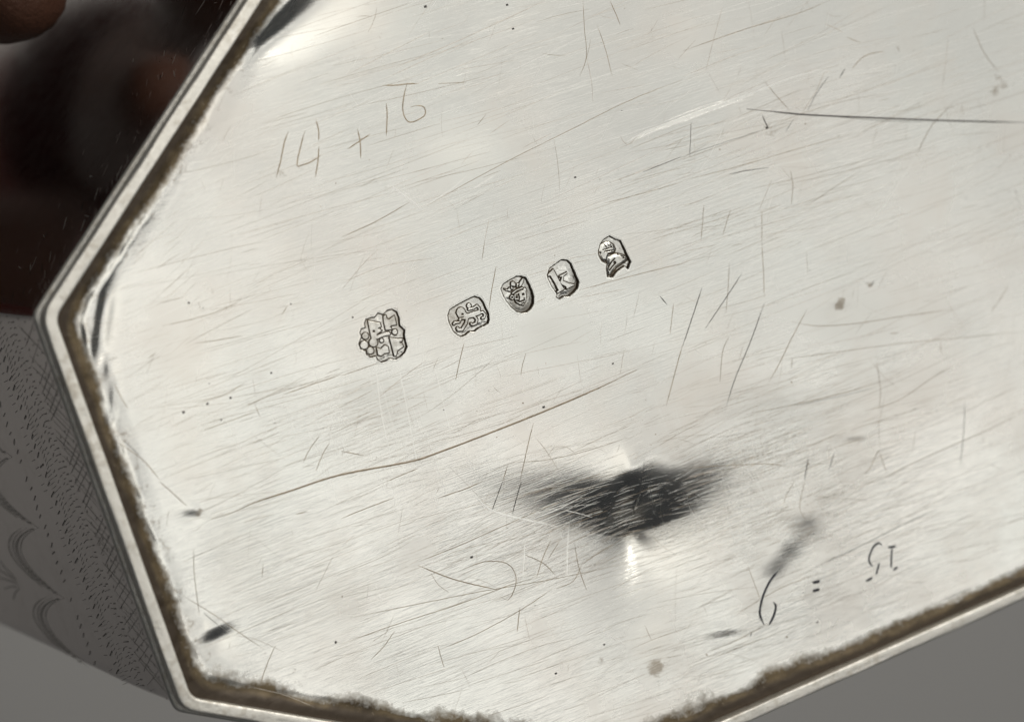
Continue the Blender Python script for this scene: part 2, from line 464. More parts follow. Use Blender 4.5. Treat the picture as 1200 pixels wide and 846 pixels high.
def blur(a, n):
    for _ in range(n):
        a = (a + np.roll(a, 1, 0) + np.roll(a, -1, 0) + np.roll(a, 1, 1) + np.roll(a, -1, 1)) / 5
    return a

def left_band(px, sd): return smooth(420, 200, px) * np.clip(np.exp(-((sd - 82) / 42) ** 2), 0, 1)
def plate_attrs(x, y):
    px, py = unP(x, y)
    d, sd, ei = inside_d(x, y)
    gr = smooth(45, 28, sd + 5 * fbm(x, y, 60, 71, 4)) + .75 * smooth(30, 18, sd + 4 * fbm(x, y, 30, 78, 3))
    # more grime outside the near end and along the lower long side
    low = smooth(700, 800, py) * smooth(150, 260, px)
    gr = np.maximum(gr, low * (smooth(60, 28, sd + 16 * fbm(x, y, 50, 75, 4)) + .7 * smooth(36, 24, sd + 5 * fbm(x, y, 30, 79, 3))))
    corner = np.exp(-((px - 255) / 50) ** 2 - ((py - 800) / 24) ** 2)
    gr = np.maximum(gr, .62 * corner)
    st = np.zeros_like(px)
    st = .42 * smooth(75, 44, sd) * smooth(500, 200, px)
    for (cx, cy, r, a) in [(1172, 100, 16, .5), (1168, 105, 8, .62), (1190, 235, 14, .42), (985, 357, 8, .8), (1020, 333, 4, .8), (770, 783, 9, .95),
                           (700, 768, 10, .5), (1122, 128, 12, .5), (985, 165, 12, .4), (720, 210, 22, .35), (640, 240, 16, .3), (430, 45, 26, .35),
                           (905, 150, 12, .5), (1060, 60, 14, .4), (330, 205, 6, .6), (400, 790, 40, .30), (232, 600, 5, .8), (1150, 170, 30, .3), (320, 815, 60, .4)]:
        st = np.maximum(st, a * np.exp(-(((px - cx) ** 2 + (py - cy) ** 2) / (2 * r * r))))
    we = .30 + .25 * fbm(x, y, 160, 81, 3)
    for (cx, cy, rx, ry, a) in [(750, 592, 150, 60, .36), (940, 540, 170, 110, .42), (940, 680, 120, 80, .6), (440, 500, 110, 60, .35), (620, 650, 140, 60, .45),
                                (780, 760, 120, 50, .4), (1050, 430, 120, 70, .4), (170, 430, 60, 200, .1), (990, 200, 160, 120, .25)]:
        we = np.maximum(we, a * np.exp(-((px - cx) / rx) ** 2 - ((py - cy) / ry) ** 2) + .25)
    we = we * (1 - .8 * np.exp(-((px - 748 - .33 * (py - 592)) / 13) ** 2 - ((py - 592) / 48) ** 2))
    we = we * (1 - .75 * np.exp(-((px - 742) / 80) ** 2 - ((py - 590) / 42) ** 2))
    mt = .2 * fbm(x, y, 110, 95, 3)
    for (cx, cy, rx, ry, a) in [(650, 395, 40, 30, .7), (540, 175, 50, 35, .6), (880, 470, 90, 30, .5), (1000, 370, 80, 30, .5), (460, 470, 60, 30, .4), (420, 30, 80, 30, .3), (765, 760, 20, 30, .5)]:
        mt = np.maximum(mt, a * np.exp(-((px - cx) / rx) ** 2 - ((py - cy) / ry) ** 2))
    return dict(grime=gr, stain=st, wear=np.clip(we, 0, 1), matte=np.clip(mt, 0, 1))

def build_plate():
    x0, x1 = P(-20, 0)[0], P(1215, 0)[0]
    lo = poly.min(0); hi = poly.max(0)
    fx0, _ = P(20.0, 400.0); fx1, _ = P(1215.0, 60.0); _, fy0 = P(1200.0, 850.0); _, fy1 = P(1200.0, -8.0)
    def axis_pts(a, b, fa, fb, st, big):
        l = []
        v = a
        while v < b:
            l.append(v); v += st if fa <= v <= fb else min(big, max(st, .12 * min(abs(v - fa), abs(v - fb))))
        l.append(b); return np.array(l)
    xs = axis_pts(lo[0], hi[0], float(fx0), float(fx1), 1.6, 14); ys = axis_pts(lo[1], hi[1], float(fy0), float(fy1), 1.6, 14)
    X, Y = np.meshgrid(xs, ys)
    h = plate_height(X, Y)
    px, py = unP(X, Y)
    for m in MARKS:
        sd = poly_sdf((px - m['o'][0]) * m['s'], (py - m['o'][1]) * m['s'], m['out']) / m['s']
        h = h - 14 * smooth(0.6, -1.0, sd)                # room for the deep punch
    d, sd, _ = inside_d(X, Y)
    att = plate_attrs(X, Y)
    ny, nx = X.shape
    idx = np.arange(ny * nx).reshape(ny, nx)
    ok = (d > 9)
    f = ok[:-1, :-1] & ok[1:, :-1] & ok[:-1, 1:] & ok[1:, 1:]
    q = np.stack([idx[:-1, :-1][f], idx[:-1, 1:][f], idx[1:, 1:][f], idx[1:, :-1][f]], -1)
    used = np.zeros(ny * nx, bool); used[q.ravel()] = True
    re = np.cumsum(used) - 1
    V = np.column_stack([X.ravel(), Y.ravel(), h.ravel()])[used]
    o = mesh_obj('base_plate', V, re[q], M_plate, caddy, attrs={k: v.ravel()[used] for k, v in att.items()})
    print('plate verts', len(V))
    return o
plate = build_plate()

for m in MARKS:
    s = m['s']; ox = [q[0] / s + m['o'][0] for q in m['out']]; oy = [q[1] / s + m['o'][1] for q in m['out']]
    st = .30
    gx = np.arange(min(ox) - 4, max(ox) + 4, st); gy = np.arange(min(oy) - 4, max(oy) + 4, st)
    PX, PY = np.meshgrid(gx, gy)
    X, Y = P(PX, PY)
    hm, so, up, gm = mark_height(m, PX, PY)
    base = plate_height(X, Y)
    hb = blur(hm, 26)
    cav = np.clip((hb - hm) / 1.1, 0, 1)
    att = plate_attrs(X, Y)
    edge = np.exp(-((so + .5) / .8) ** 2)
    att['grime'] = np.maximum(gm * (1.05 + .15 * cav), .36) * smooth(.9, -.2, so)
    att['wear'] = att['wear'] * smooth(-1, 1.5, so) * .6
    H = base + hm + .06
    ny, nx = X.shape; idx = np.arange(ny * nx).reshape(ny, nx)
    ok = so < 2.6
    f = ok[:-1, :-1] & ok[1:, :-1] & ok[:-1, 1:] & ok[1:, 1:]
    q = np.stack([idx[:-1, :-1][f], idx[1:, :-1][f], idx[1:, 1:][f], idx[:-1, 1:][f]], -1)
    used = np.zeros(ny * nx, bool); used[q.ravel()] = True; re = np.cumsum(used) - 1
    V = np.column_stack([X.ravel(), Y.ravel(), H.ravel()])[used]
    o = mesh_obj('hallmark', V, re[q], M_plate, plate, attrs={k: v.ravel()[used] for k, v in att.items()})
    o['label'] = m['label']

# ---- rim: a soldered wire with a worn flat top
prof = [(16.5, -6), (16.1, 6), (15.7, 12), (15.3, 14.1), (14.6, 14.9), (13.4, 15.15), (11.8, 15.2), (8, 15.3), (4, 15.15), (2.4, 15.0), (1.3, 14.5), (.4, 13.2), (0, 10), (.4, 4.5), (3.5, 3.0), (5, 2.6)]
rr = [make_ring(o_, 16 - o_ * .3, z, .35, 100 + i) for i, (o_, z) in enumerate(prof)]
V, Fc = sweep(rr)
rim = mesh_obj('rim', V, Fc[:, ::-1], M_rim, caddy)

# ---- body: narrow moulding under the rim, then the tall walls
def flare(t): return 3.0 + 76.0 * (max(t - 40, 0) / 1100.0) ** 1.25
def body_ring(off, z): return make_ring(off, 10 + max(0, -off) * .1, z)
H_BOX = 1150.0
prof2 = [(6, 3.0), (6.5, 1.0), (5.5, -.5), (.6, -1.2), (-2.6, -1.8), (-4.2, -3.0), (-4.4, -5.0), (-3.0, -7.0), (2.0, -8.5)]
V, Fc = sweep([make_ring(o_, 10, z, .22, 140 + i) for i, (o_, z) in enumerate(prof2)])
mould = mesh_obj('moulding', V, Fc[:, ::-1], M_rim, caddy)
ts = [7, 14, 40, 80, 140, 220, 320, 440, 560, 700, 850, 1000, H_BOX]
V, Fc = sweep([body_ring(3.5 - flare(t), -t) for t in ts])
body = mesh_obj('body', V, Fc[:, ::-1], M_wall, caddy)
V, Fc = sweep([body_ring(3.5 - flare(H_BOX) + k, -H_BOX - z) for k, z in ((0, 0), (-14, 4), (-18, 12), (-18, 40), (-12, 48), (8, 52))])
mesh_obj('lid_edge', V, Fc[:, ::-1], M_rim, caddy)
rr = body_ring(3.5 - flare(H_BOX) + 8, -H_BOX - 52)
cx = rr.mean(0) - np.array([0, 0, 90]); n = len(rr)
rr2 = (rr - cx) * np.array([.45, .45, .25]) + cx
V = np.concatenate([rr, rr2, cx[None]]); a = np.arange(n); b = (a + 1) % n
mesh_obj('lid', V, [(i, j, n + j, n + i) for i, j in zip(a, b)] + [(n + i, n + j, 2 * n) for i, j in zip(a, b)], M_wall, caddy)

# ------------------------------------------------------------------ strokes cut in the metal
class Strokes:
    """little ploughed grooves: two burrs with a dirty bottom between them"""
    def __init__(s, avoid=False): s.V = []; s.F = []; s.M = []; s.avoid = avoid
    def add(s, pl, w, mi=0, z=None, taper=True, burr=.22, burrmat=None, zf=None, nrm=None):
        pl = np.asarray(pl, float); n = len(pl)
        if n < 2: return
        t = np.gradient(pl[:, :2], axis=0) if pl.shape[1] == 2 else np.gradient(pl, axis=0)
        if pl.shape[1] == 2:
            t /= np.linalg.norm(t, axis=1)[:, None] + 1e-9
            nn = np.column_stack([-t[:, 1], t[:, 0], np.zeros(n)])
            zz = plate_height(pl[:, 0], pl[:, 1]) if zf is None else zf
            base = np.column_stack([pl, zz]); up = np.tile([0, 0, 1.0], (n, 1))
        else:
            t /= np.linalg.norm(t, axis=1)[:, None] + 1e-9
            up = nrm; nn = np.cross(up, t); base = pl
        ww = np.full(n, w)
        if taper:
            q = np.linspace(0, 1, n); ww = w * np.clip(np.minimum(q, 1 - q) * 7, .35, 1)
        i0 = len(s.V)
        prof = [(-.95, .03, 0), (-.66, burr, 0), (-.12, .06, 0), (.12, .06, 0), (.66, burr, 0), (.95, .03, 0)]
        for i in range(n):
            for (a, h, _) in prof:
                s.V.append(base[i] + nn[i] * a * ww[i] + up[i] * (h * min(1, ww[i] + .3) + .05))
        K = len(prof); bm = mi if burrmat is None else burrmat
        hide = np.zeros(n, bool)
        if pl.shape[1] == 2 and s.avoid:
            qx, qy = unP(base[:, 0], base[:, 1], base[:, 2])
            for m in MARKS: hide |= poly_sdf((qx - m['o'][0]) * m['s'], (qy - m['o'][1]) * m['s'], m['out']) < 4
        for i in range(n - 1):
            if hide[i] or hide[i + 1]: continue
            for k in range(K - 1):
                s.F.append((i0 + i * K + k, i0 + (i + 1) * K + k, i0 + (i + 1) * K + k + 1, i0 + i * K + k + 1)[::-1])
                s.M.append(bm if k in (0, 4) else mi)
    def build(s, name, mats, parent, label=None, stuff=False):
        o = mesh_obj(name, np.array(s.V), np.array(s.F), None, parent, mats=mats, midx=s.M)
        if label: o['label'] = label
        if stuff: o['kind'] = 'stuff'
        return o
def curve(l, step=4.0, z=0.0, jit=0.0):
    """traced polyline -> smooth dense curve lying on the base plate"""
    a = pts(l, z); n = len(a)
    if n == 2:
        k = max(3, int(np.linalg.norm(a[1] - a[0]) / step)); t = np.linspace(0, 1, k)[:, None]; r = a[0] * (1 - t) + a[1] * t
    else:
        e = np.vstack([2 * a[0] - a[1], a, 2 * a[-1] - a[-2]]); r = []
        for i in range(1, n):
            p0, p1, p2, p3 = e[i - 1], e[i], e[i + 1], e[i + 2]; k = max(2, int(np.linalg.norm(p2 - p1) / step))
            for j in range(k):
                t = j / k; r.append(.5 * (2 * p1 + (p2 - p0) * t + (2 * p0 - 5 * p1 + 4 * p2 - p3) * t * t + (3 * p1 - p0 - 3 * p2 + p3) * t ** 3))
        r.append(a[-1]); r = np.array(r)
    if jit:
        r = r + np.random.RandomState(len(r)).randn(*r.shape) * jit
    return r
def zm(l, o, s): return [(x / s + o[0], y / s + o[1]) for x, y in l]
MATS = [M_brown, M_pale, M_dark, M_ink, M_burr, M_tan]

def inscription(name, label, strokes, w, mi, burrmat=None, burr=.2):
    s = Strokes()
    for l in strokes: s.add(curve(l, 1.5, jit=.05), w, mi, burr=burr, burrmat=burrmat)
    s.build(name, MATS, plate, label)
o_, s_ = (300, 80), 5.4545
inscription('scratched_number', 'thinly scratched 14', [zm(l, o_, s_) for l in (
    [(205,405),(180,480),(155,600),(128,700)], [(312,403),(285,500),(262,620),(300,618),(350,600),(420,555)],
    [(383,330),(400,400),(400,465)], [(402,500),(395,600),(378,700)])], .72, 5, burr=.07)
inscription('scratched_plus', 'thinly scratched plus sign', [zm(l, o_, s_) for l in (
    [(585,518),(650,475),(730,422)], [(648,388),(665,470),(670,580)])], .70, 5, burr=.07)
inscription('scratched_number', 'thinly scratched 16 with a bar over the 6', [zm(l, o_, s_) for l in (
    [(833,225),(838,300),(833,435)], [(968,95),(950,160),(938,250),(950,310),(980,345),(1030,335),(1080,300),(1078,255),(1040,240),(990,248)],
    [(810,112),(900,110),(968,102),(1040,100)])], .70, 5, burr=.07)
o_, s_ = (870, 610), 6.0
inscription('engraved_number', 'dark engraved 6', [zm(l, o_, s_) for l in (
    [(275,335),(200,430),(150,530),(128,620),(130,670),(155,730)], [(222,572),(238,600),(225,660),(190,735)])], 2.4, 3, 4, .28)
inscription('engraved_equals', 'dark engraved equals sign', [zm(l, o_, s_) for l in (
    [(497,435),(525,431),(550,424)], [(497,494),(520,490),(545,481)])], 1.9, 3, None, .06)
inscription('engraved_number', 'dark engraved 15 with the 1 to its right', [zm(l, o_, s_) for l in (
    [(985,175),(960,157),(920,190),(893,260),(900,300),(922,325)], [(965,297),(955,330),(940,380)], [(868,424),(915,400)],
    [(1028,187),(1055,184),(1082,178)], [(1055,188),(1050,260),(1048,335)], [(1062,347),(1094,325)])], 2.1, 3, 4, .14)

# ---- traced scratches
Z4 = lambda l: zm(l, (0, 282), 3); Z5 = lambda l: zm(l, (400, 282), 3); Z6 = lambda l: zm(l, (800, 282), 3)
Z8 = lambda l: zm(l, (400, 564), 3); Z2 = lambda l: zm(l, (400, 0), 3); Z3 = lambda l: zm(l, (800, 0), 3)
Z7 = lambda l: zm(l, (0, 564), 3); Z9 = lambda l: zm(l, (800, 564), 3)
def one(label, l, w, mi, bm=None, burr=.2):
    s = Strokes(); s.add(curve(l, 3, jit=.06), w, mi, burr=burr, burrmat=bm); s.build('scratch', MATS, plate, label)
one('long brown scratch curving below the hallmarks', [(247,608),(270,601),(300,588),(340,575),(400,556),(480,541),(520,528),(580,505),(640,481),(700,455),(746,433)], 1.05, 0)
one('long dark scratch running to the right edge', [(875,128),(905,131),(950,135),(1040,139),(1120,142),(1210,144)], 1.05, 2)
one('broad bright scratch at the upper right', [(738,164),(760,153),(800,139),(840,126),(882,111)], 1.2, 4, 4, .05)
tr = Strokes(True)
for k_ in range(16):
    a_ = rnd.uniform(0, 70); o1 = rnd.gauss(0, 2.4)
    tr.add(curve([(738 + a_, 164 - a_ * .40 + o1), (775 + a_, 149 - a_ * .38 + o1 * .9), (812 + a_, 135 - a_ * .36 + o1 * .8)], 4, jit=.1), rnd.uniform(.3, .7), 4, burr=.08)
T = [ # polyline, width, material
 (Z3([(370,400),(500,408),(700,425),(900,430)]), .35, 2), (Z3([(440,390),(470,330),(512,270)]), .7, 2), (Z3([(415,405),(470,320),(500,255),(535,258)]), .5, 1),
 (Z3([(550,275),(570,243)]), .9, 2), (Z3([(595,243),(625,208),(660,190),(705,182)]), .6, 0), (Z3([(500,85),(545,105),(560,115)]), .5, 1), (Z3([(575,132),(625,152)]), .45, 0),
 (Z3([(290,290),(340,350),(375,388)]), .45, 0), (Z3([(362,463),(390,420)]), .8, 2), (Z3([(0,635),(180,590),(420,520),(600,470)]), .4, 0), (Z3([(0,550),(120,510),(290,455)]), .5, 2),
 (Z3([(165,613),(230,600),(305,590)]), .6, 2), (Z3([(0,180),(200,110),(400,50),(520,0)]), .45, 0), (Z3([(145,130),(260,90),(380,50)]), .4, 1), (Z3([(140,25),(110,130),(80,250)]), .4, 1),
 (Z3([(820,550),(870,450),(935,375)]), .55, 0), (Z3([(820,552),(730,690),(665,780)]), .8, 4), (Z3([(380,600),(388,650),(384,720)]), .5, 0), (Z3([(315,630),(270,740)]), .4, 1),
 (Z3([(280,740),(280,846)]), .5, 0), (Z3([(75,720),(65,846)]), .45, 0), (Z3([(170,735),(140,830)]), .45, 0), (Z3([(1020,100),(1060,190),(1110,255)]), .5, 0),
 (Z3([(500,370),(700,300),(900,230),(1000,190)]), .35, 1), (Z3([(300,450),(290,430),(280,405)]), .9, 2), (Z3([(935,120),(910,320)]), .35, 1), (Z3([(25,555),(30,430)]), .45, 2),
 (Z3([(0,400),(90,370),(210,340),(380,275),(520,235)]), 1.0, 4), (Z3([(0,270),(160,205),(330,150)]), .35, 1),
 (Z2([(0,835),(120,780),(240,712)]), .55, 0), (Z2([(300,725),(450,640),(620,550),(820,450),(1000,360),(1200,280)]), .42, 0), (Z2([(180,655),(235,695),(285,735)]), .9, 4),
 (Z2([(465,663),(545,613)]), 1.1, 4), (Z2([(300,720),(380,670),(440,620)]), .7, 4), (Z2([(850,0),(855,100),(862,200),(838,270)]), .4, 0), (Z2([(862,200),(880,290),(884,360)]), .35, 1),
 (Z2([(900,90),(930,180),(952,270)]), .4, 0), (Z2([(945,5),(965,50),(980,90)]), .55, 0), (Z2([(190,240),(400,150),(640,40),(720,0)]), .4, 1), (Z2([(150,280),(300,210),(480,130)]), .35, 1),
 (Z2([(340,295),(440,290)]), .4, 0), (Z2([(480,440),(510,403)]), .45, 0), (Z2([(525,470),(590,425)]), .4, 1), (Z2([(740,470),(640,520)]), .35, 1), (Z2([(1060,605),(1200,550)]), .5, 2),
 (Z2([(925,715),(1060,680),(1200,640)]), .4, 0), (Z2([(980,480),(1005,510),(1040,480)]), .5, 1), (Z2([(925,842),(945,830),(985,846)]), 1.0, 2), (Z2([(950,640),(1120,580)]), .35, 1),
 (Z2([(520,770),(505,846)]), .4, 1), (Z2([(20,265),(160,190),(320,110)]), .35, 1), (Z2([(1000,500),(1080,460),(1200,420)]), 1.0, 4),
 (Z5([(545,90),(530,170),(520,240)]), .6, 0), (Z5([(432,360),(415,430),(402,490)]), .6, 0), (Z5([(505,0),(495,70)]), .45, 0), (Z5([(650,395),(635,450),(632,475)]), .45, 0),
 (Z5([(1200,365),(1170,470),(1138,580)]), .65, 0), (Z5([(1168,220),(1155,330)]), .5, 0), (Z5([(995,380),(978,470)]), .4, 1), (Z5([(1120,195),(1145,225)]), .9, 2),
 (Z5([(0,150),(150,90),(330,60)]), .4, 1), (Z5([(0,175),(70,90),(130,30)]), .4, 1), (Z5([(0,475),(130,430)]), .5, 0), (Z5([(120,560),(230,470),(300,420)]), .45, 1),
 (Z5([(530,170),(700,110),(900,60)]), .35, 1), (Z5([(690,90),(820,60),(1010,30)]), .35, 1), (Z5([(835,175),(1000,130),(1200,80)]), .45, 0), (Z5([(840,200),(1000,170)]), .4, 1),
 (Z5([(630,846),(655,720),(675,640)]), .6, 0), (Z5([(570,846),(585,790)]), .7, 0), (Z5([(685,695),(720,740),(765,810)]), .5, 1), (Z5([(725,760),(745,728),(790,725),(820,750)]), .45, 1),
 (Z5([(0,740),(80,755)]), .6, 0), (Z5([(160,846),(270,800)]), .6, 0), (Z5([(600,780),(720,770),(850,740),(1000,690)]), .4, 0), (Z5([(720,200),(690,215),(600,240)]), .5, 1),
 (Z5([(120,430),(140,600),(170,740)]), .7, 4), (Z5([(200,430),(240,640),(270,800)]), .6, 4), (Z5([(330,450),(385,680)]), .5, 4),
 (Z6([(68,165),(30,280),(0,370)]), .75, 2), (Z6([(210,115),(160,190),(80,308)]), .65, 2), (Z6([(165,80),(160,170),(152,255)]), .45, 0), (Z6([(280,0),(286,120),(288,200)]), .5, 0),
 (Z6([(288,220),(240,350),(185,480),(152,580)]), .72, 2), (Z6([(438,240),(385,340),(340,430),(302,497)]), .6, 0), (Z6([(162,338),(140,390),(130,495)]), .5, 0), (Z6([(385,410),(382,450)]), .5, 0),
 (Z6([(990,565),(985,680),(974,793)]), .75, 2), (Z6([(1145,160),(1110,215),(1085,250)]), .45, 0), (Z6([(662,160),(675,142)]), 1.3, 2), (Z6([(440,120),(436,40)]), .35, 1),
 (Z6([(380,285),(480,300),(620,290),(780,265),(950,243)]), .5, 0), (Z6([(330,420),(520,395),(780,360),(1000,340),(1200,318)]), .4, 0), (Z6([(682,425),(695,520),(690,600)]), .5, 0),
 (Z6([(640,600),(760,560),(880,480),(950,440)]), .5, 0), (Z6([(400,580),(560,545),(680,515)]), .5, 2), (Z6([(690,735),(660,800),(640,820)]), .55, 0), (Z6([(690,735),(720,820)]), .5, 0),
 (Z6([(535,745),(515,812)]), .6, 2), (Z6([(443,765),(430,842)]), .8, 2), (Z6([(120,440),(260,400),(400,370)]), .35, 1), (Z6([(0,520),(120,480),(300,430)]), .35, 1),
 (Z6([(680,846),(900,740),(1060,670),(1200,600)]), .5, 0), (Z6([(220,610),(420,570),(640,515)]), .4, 0), (Z6([(905,355),(910,400)]), .5, 0), (Z6([(730,325),(760,325)]), .6, 0),
 (Z6([(0,40),(120,15)]), .4, 1), (Z6([(0,800),(160,790),(300,785),(380,795)]), .55, 0), (Z6([(818,660),(808,740)]), .4, 1), (Z6([(710,546),(690,650),(695,730)]), .45, 1), 
 (Z8([(480,60),(540,105),(650,135),(760,158)]), 1.3, 4), (Z8([(170,320),(330,265),(500,210),(640,150),(780,95),(900,25)]), .65, 4), (Z8([(230,300),(420,225),(560,165),(700,105),(860,40)]), .5, 0),
 (Z8([(570,0),(535,105)]), .7, 2), (Z8([(635,0),(608,115)]), .7, 2), (Z8([(820,125),(812,240),(808,340)]), 1.1, 4), (Z8([(840,225),(855,310),(880,388)]), .6, 0), (Z8([(865,300),(830,355),(765,380)]), .55, 0),
 (Z8([(1005,225),(930,260),(865,298)]), .6, 0), (Z8([(270,295),(400,345),(555,382)]), .8, 0), (Z8([(430,310),(510,283),(590,290),(620,335),(612,385),(590,418),(562,405)]), .6, 0),
 (Z8([(750,210),(720,270),(695,340)]), .6, 0), (Z8([(655,260),(720,290),(765,332)]), .6, 0), (Z8([(655,215),(645,340)]), .55, 4), (Z8([(782,213),(740,275)]), .55, 0),
 (Z8([(0,572),(200,500),(420,430),(600,365),(720,335)]), .5, 0), (Z8([(30,480),(250,435),(480,390),(700,355),(1040,298)]), .45, 0), (Z8([(345,592),(480,535),(640,450),(755,378)]), .5, 0),
 (Z8([(632,445),(625,500),(620,530)]), .7, 0), (Z8([(188,525),(150,580),(105,625)]), .5, 0), (Z8([(340,60),(430,30),(500,0)]), .6, 0), (Z8([(0,130),(100,90),(185,58)]), .6, 0),
 (Z8([(340,575),(352,620),(362,655)]), .5, 0), (Z8([(650,480),(665,555)]), .35, 1), (Z8([(915,525),(970,555),(1040,590)]), .6, 4), (Z8([(1080,510),(1100,560)]), .45, 0), (Z8([(315,320),(345,365),(380,390)]), .45, 1),
 (Z8([(430,690),(540,640),(700,580),(830,550)]), .35, 1), (Z8([(555,600),(515,640)]), .4, 1), (Z8([(800,105),(850,115),(900,130)]), .7, 4), (Z8([(880,0),(865,100),(855,190)]), .5, 4),
 (Z8([(540,150),(700,110),(810,80)]), .5, 4), (Z8([(1080,0),(1100,60),(1135,130)]), .8, 4), (Z8([(1000,0),(1030,60),(1065,140)]), .7, 2),
 (Z9([(395,0),(370,40),(355,80)]), .5, 0), (Z9([(430,0),(410,90),(430,135)]), .5, 0), (Z9([(470,300),(620,230),(780,150),(890,100)]), .7, 2), (Z9([(190,470),(320,390),(480,320)]), .5, 0),
 (Z9([(460,50),(560,60),(650,65)]), .5, 1), (Z9([(235,300),(260,370),(285,440)]), .45, 0), (Z9([(245,530),(240,545)]), .9, 2), (Z9([(90,600),(190,560),(300,500)]), .45, 0),
 (Z4([(570,300),(700,270),(800,235),(850,205)]), .45, 0), (Z4([(690,360),(760,350),(850,335)]), .5, 0), (Z4([(690,570),(790,540),(860,500)]), .4, 0), (Z4([(1000,540),(1100,505),(1200,470)]), .6, 0),
 (Z4([(400,500),(430,560),(450,590)]), .5, 0), (Z4([(415,710),(500,770),(560,840)]), .6, 0), (Z4([(430,700),(490,755)]), .5, 2), (Z4([(700,672),(790,640),(900,600)]), .45, 0), (Z4([(520,415),(550,392)]), .6, 0),
 (Z4([(990,260),(1010,230)]), .6, 0), (Z4([(640,120),(560,190)]), .35, 1), (Z4([(450,120),(600,80),(800,30),(940,0)]), .4, 1), (Z4([(560,220),(640,200)]), .4, 0), (Z4([(895,575),(915,620)]), .5, 0),
 (Z4([(1065,780),(1090,730),(1125,685)]), .5, 0), (Z4([(1110,810),(1135,750),(1160,710)]), .5, 0), (Z4([(870,170),(960,120),(1100,60)]), .35, 1), (Z4([(600,655),(680,620)]), .35, 1),
 (Z7([(560,0),(610,45),(655,85)]), .6, 0), (Z7([(680,235),(683,330),(700,470)]), .5, 0), (Z7([(970,575),(940,640),(910,725)]), .55, 0), (Z7([(925,285),(922,340)]), .45, 0), (Z7([(1040,115),(1080,105)]), .7, 0),
 (Z7([(640,400),(740,460),(840,530),(930,590)]), .45, 0), (Z7([(715,460),(760,500),(800,530)]), .6, 2), (Z7([(850,145),(960,115)]), .35, 1), (Z7([(820,540),(900,555),(1000,600)]), .35, 1),
 (Z7([(1170,265),(1110,385)]), .35, 1), (Z7([(880,720),(1000,750),(1100,790)]), .4, 1),
]
for l, w_, mi in T:
    w_ = w_ * (1.0 if mi != 4 else 1.1)
    tr.add(curve(l, 5, jit=.08), w_ * .78, mi if mi else int(rnd.random() < .5) * 5, burr=.055, burrmat=(4 if (mi == 2 and rnd.random() < .4) else None))
tr.build('scratches', MATS, plate, None, True)

# ---- the crowd of hairline scratches
hs = Strokes()
RS = np.random.RandomState(5)
MC = [(450, 394), (551, 370), (608, 344), (660, 327), (720, 301)]
def hair(px, py, ang, ln, w_, mi, bend=.0):
    a = math.radians(ang); n = max(4, int(ln / 14))
    t = np.linspace(-.5, .5, n); b = bend * (t * t - .25) * ln
    X = px + np.cos(a) * t * ln + np.sin(a) * b; Y = py - np.sin(a) * t * ln + np.cos(a) * b
    x, y = P(X, Y); d, sd, _ = inside_d(x, y)
    k = sd > 46
    if k.sum() < 3 or not k.all(): return
    if RS.rand() < .75 and np.hypot((X - 745) / 60, (Y - 590) / 34).min() < 1: return
    for (mx, my) in MC:
        if np.hypot(X - mx, Y - my).min() < 24: return
    hs.add(np.stack([x, y], -1), w_ * .62, mi, burr=.025)
for i in range(1500):                                      # overall, rising to the right
    hair(RS.uniform(80, 1240), RS.uniform(-20, 850), 19 + RS.randn() * 5, RS.gamma(2., 45) + 10, RS.uniform(.14, .36), RS.choice([0, 1, 1, 1, 1, 4, 4, 4]), RS.randn() * .04)
for (cx, cy, rx, ry, n, am) in [(770, 590, 130, 60, 420, 20), (640, 640, 140, 50, 260, 21), (930, 620, 150, 90, 420, 20), (450, 500, 110, 60, 220, 22), (1000, 480, 150, 60, 220, 18),
                                (170, 500, 40, 200, 80, 25), (800, 770, 130, 40, 160, 18), (960, 160, 170, 90, 150, 18), (830, 260, 90, 60, 90, 18), (1080, 620, 100, 90, 160, 20), (880, 520, 110, 50, 420, 20), (900, 600, 120, 60, 300, 22), (700, 610, 110, 45, 300, 21), (300, 480, 120, 120, 200, 18), (180, 250, 60, 160, 120, 40)]:
    for i in range(n):
        hair(cx + RS.randn() * rx * .6, cy + RS.randn() * ry * .6, am + RS.randn() * 6, RS.gamma(2., 18) + 8, RS.uniform(.14, .38), RS.choice([0, 1, 1, 4, 4, 4, 4]), RS.randn() * .08)
for i in range(260):                                       # steep strays
    hair(RS.uniform(120, 1220), RS.uniform(0, 840), 78 + RS.randn() * 16, RS.gamma(2., 12) + 6, RS.uniform(.14, .34), RS.choice([0, 1, 1, 4]), RS.randn() * .1)
for i in range(150):
    cx, cy = (870, 560) if i % 2 else (450, 510)
    hair(cx + RS.randn() * 60, cy + RS.randn() * 35, 108 + RS.randn() * 6, RS.gamma(2., 16) + 10, RS.uniform(.2, .5), 4, 0)
for i in range(170):                                       # every direction
    hair(RS.uniform(120, 1220), RS.uniform(0, 840), RS.uniform(0, 180), RS.gamma(2., 9) + 5, RS.uniform(.16, .36), RS.choice([0, 1, 1, 4]), RS.randn() * .2)
hs.build('hairline_scratches', MATS, plate, None, True)
